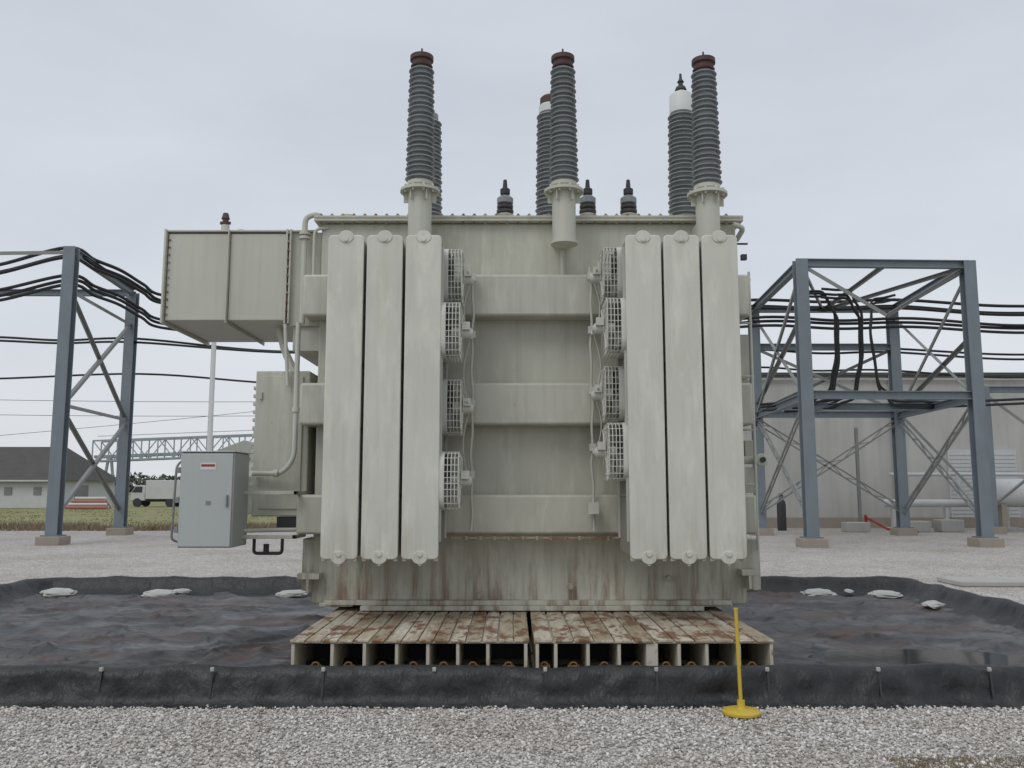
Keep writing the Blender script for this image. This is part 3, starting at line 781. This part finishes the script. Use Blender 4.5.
# ------------------------------------------------------------ left background
Hh = empty('farm_building')
k = MB(); k.box(-66,-41.9,80,91,0,2.6); k.done('walls', M_wallw, Hh)
k = MB(); k.add([(-66.6,79.4,2.55),(-41.3,79.4,2.55),(-41.3,91.6,2.55),(-66.6,91.6,2.55),(-60,85.5,5.9),(-44.3,85.5,5.9)], [(0,1,5,4),(1,2,5),(2,3,4,5),(3,0,4),(0,3,2,1)])
k.done('roof', M_roof, Hh, smooth=0)
k = MB()
for i in range(5): k.box(-55+i*2.7,-54.3+i*2.7,79.93,79.99,1.2,1.9)
k.box(-41.89,-41.83,83,85.5,0,2.1)
k.done('windows_and_door', M_gal2, Hh)
k = MB(); k.box(-66.5,-41.4,79.35,79.42,2.42,2.56); k.done('gutter', M_wallw, Hh)
Cv = empty('conveyor_bridge'); k = MB(); d = MB()
x0, x1, z0, z1 = -58., -22., 5.6, 8.4; n = 16; sl = 1.4
for y in (119, 121.5):
    for z in (z0, z1): k.obox((x0,y,z),(x1,y,z+sl),.22,.22)
    for i in range(n+1):
        x = x0+(x1-x0)*i/n; dz = sl*i/n; k.obox((x,y,z0+dz),(x,y,z1+dz),.14,.14)
        if i < n:
            xn = x0+(x1-x0)*(i+1)/n; dn = sl*(i+1)/n
            if i % 2: k.obox((x,y,z0+dz),(xn,y,z1+dn),.12,.12)
            else: k.obox((x,y,z1+dz),(xn,y,z0+dn),.12,.12)
for x in (-56,-44,-32): 
    k.obox((x-1,120,0),(x-.2,120,z0+.4),.3,.3); k.obox((x+1,120,0),(x+.2,120,z0+.4),.3,.3)
k.done('truss', M_hazy, Cv)
d.obox((x0,120.2,6.2),(x1,120.2,6.2+sl),1.4,.4); d.box(-36,-35.2,119.5,120.5,9.0,10.3); d.obox((x0,120.2,9.1),(x1,120.2,9.1+sl),.08,.08); d.done('belt_deck', M_hazy, Cv)
for (xa, xb, ya, h1, h2) in ((-22.5,-16,62,3.9,5.2), (-30,-24,95,3.6,4.8)):
    e = empty('storage_shed'); k = MB(); k.box(xa,xb,ya,ya+10,0,h1); k.done('walls', M_wallw, e)
    k = MB(); k.prism_y([(xa-.2,h1+.003),(xb+.2,h1+.003),((xa+xb)/2,h2)], ya-.2, ya+10.2); k.done('roof', M_wall, e)
    k = MB(); k.box((xa+xb)/2-1.2,(xa+xb)/2+1.2,ya-.05,ya-.01,0,2.6); k.done('door', M_gal2, e)
def truck(x, y):
    e = empty('box_truck')
    k = MB(); k.box(x, x+3.4, y, y+2.3, .75, 2.6); k.done('cargo_box', M_wallw, e, bevel=.05)
    k = MB(); k.prism_y([(x-1.5,.6),(x-.05,.6),(x-.05,2.1),(x-1.0,2.1),(x-1.45,1.4)], y+.1, y+2.2); k.done('cab', M_wallw, e, bevel=.06)
    k = MB(); k.prism_y([(x-1.36,1.42),(x-.35,1.42),(x-.35,1.98),(x-.98,1.98)], y+.06, y+.095); k.done('window', M_dark, e)
    k = MB()
    for xx in (x-.8, x+2.4): 
        for yy in (y+.05, y+2.0): k.cyl((xx,yy,.42),(xx,yy+.3,.42),.42,n=20)
    k.box(x-.1,x+3.3,y+.5,y+1.8,.5,.74); k.done('wheels_chassis', M_dark, e)
truck(-36.0, 85); truck(-34.5, 104)
e = empty('pipe_stack'); k = MB(); q = MB()
for r_ in range(4):
    for c in range(4-r_): (k if (r_+c) % 2 else q).cyl((-38.6+r_*.2, 75+c*.3+r_*.15, .15+r_*.26), (-35.0-r_*.1, 75+c*.3+r_*.15, .15+r_*.26), .13, n=10)
k.done('white_pipes', M_wallw, e); q.done('red_pipes', M_salmon, e)

def weeds(name, n, rx, ry, h, mat, wd=.012, thr=-.08):
    V = []; F = []
    for i in range(n):
        x = random.uniform(*rx); y = random.uniform(*ry)
        if nz(x*.35, y*.3, 5) < thr: continue
        hh = h*random.uniform(.4, 1.2); a = random.uniform(0, 6.28); lx, ly = random.gauss(0, hh*.35), random.gauss(0, hh*.35)
        dx, dy = math.cos(a)*wd, math.sin(a)*wd; o = len(V)
        V += [(x-dx,y-dy,0),(x+dx,y+dy,0),(x+lx,y+ly,hh)]; F.append((o,o+1,o+2))
    b_ = MB(); b_.v = V; b_.f = F; b_.done(name, mat, smooth=0, fix=False)
weeds('dry_weeds', 14000, (-34,-6), (35.2,39), .30, M_dry, .02)
weeds('grass_tufts', 9000, (-50,-6), (38,74), .06, M_tuft, .05)
weeds('dead_grass', 3600, (2.3,3.6), (5.2,5.56), .028, M_dry, .005, -.4)

def treeline():
    V = []; F = []
    for i in range(26000):
        x = random.uniform(-420, 420); top = 6.5 + 3.5*nz(x*.03, 1) + 2.2*nz(x*.12, 4)
        z = random.uniform(.0, 1)**.7*top; y = 330 + random.uniform(-8, 8); s_ = random.uniform(.5, 1.2)
        o = len(V)
        for q in range(3): V.append((x+random.gauss(0,s_), y+random.gauss(0,s_), z+random.gauss(0,s_*.8)))
        F.append((o,o+1,o+2))
    b_ = MB(); b_.v = V; b_.f = F; b_.done('distant_trees', M_leaf, smooth=0, fix=False)
treeline()

# ------------------------------------------------------------ world + sun
w = bpy.data.worlds.new('World'); S.world = w; w.use_nodes = True; nt = w.node_tree
for n_ in list(nt.nodes): nt.nodes.remove(n_)
out = N(nt, 'ShaderNodeOutputWorld'); sky = N(nt, 'ShaderNodeTexSky', sky_type='NISHITA')
sky.sun_disc = False; sky.sun_elevation = R(48); sky.sun_rotation = R(215)
b1 = N(nt, 'ShaderNodeBackground'); b1.inputs['Strength'].default_value = .08; nt.links.new(sky.outputs[0], b1.inputs['Color'])
tc = N(nt, 'ShaderNodeTexCoord'); sp = N(nt, 'ShaderNodeSeparateXYZ'); nt.links.new(tc.outputs['Generated'], sp.inputs[0])
base = ramp(nt, sp.outputs['Z'], [(0, (.78,.80,.83)), (.12, (.73,.76,.805)), (.30, (.665,.71,.775)), (.55, (.64,.685,.755)), (1., (.95,.98,1.01))])
mp = N(nt, 'ShaderNodeMapping'); mp.inputs['Scale'].default_value = (1, 1, 3.2); nt.links.new(tc.outputs['Generated'], mp.inputs[0])
cl = noisetex(nt, mp.outputs[0], 1.7, 7, .52)
cl2 = ramp(nt, cl, [(.3, (.89,.90,.915)), (.5, (.985,.985,.99)), (.72, (1.08,1.075,1.06))])
cc = mix(nt, 1., base, cl2, 'MULTIPLY')
b2 = N(nt, 'ShaderNodeBackground'); b2.inputs['Strength'].default_value = 1.0; nt.links.new(cc, b2.inputs['Color'])
ms = N(nt, 'ShaderNodeMixShader'); ms.inputs[0].default_value = .92
nt.links.new(b1.outputs[0], ms.inputs[1]); nt.links.new(b2.outputs[0], ms.inputs[2]); nt.links.new(ms.outputs[0], out.inputs['Surface'])
sd = bpy.data.lights.new('sun', 'SUN'); sd.energy = .7; sd.angle = R(25); sd.color = (1, .98, .95)
so = bpy.data.objects.new('sun', sd); COL.objects.link(so)
az, el = R(215), R(48)
dirv = Vector((math.sin(az)*math.cos(el), math.cos(az)*math.cos(el), math.sin(el)))
so.rotation_euler = dirv.to_track_quat('Z', 'Y').to_euler()

# ------------------------------------------------------------ camera
cd = bpy.data.cameras.new('camera'); cd.sensor_width = 36; cd.lens = 30.2; cd.clip_end = 4000; cd.clip_start = .05
co = bpy.data.objects.new('camera', cd); COL.objects.link(co); co.location = (0, 0, 1.65); co.rotation_euler = (R(97.03), 0, 0)
S.camera = co
S.view_settings.view_transform = 'Standard'; S.view_settings.look = 'None'; S.view_settings.exposure = 0
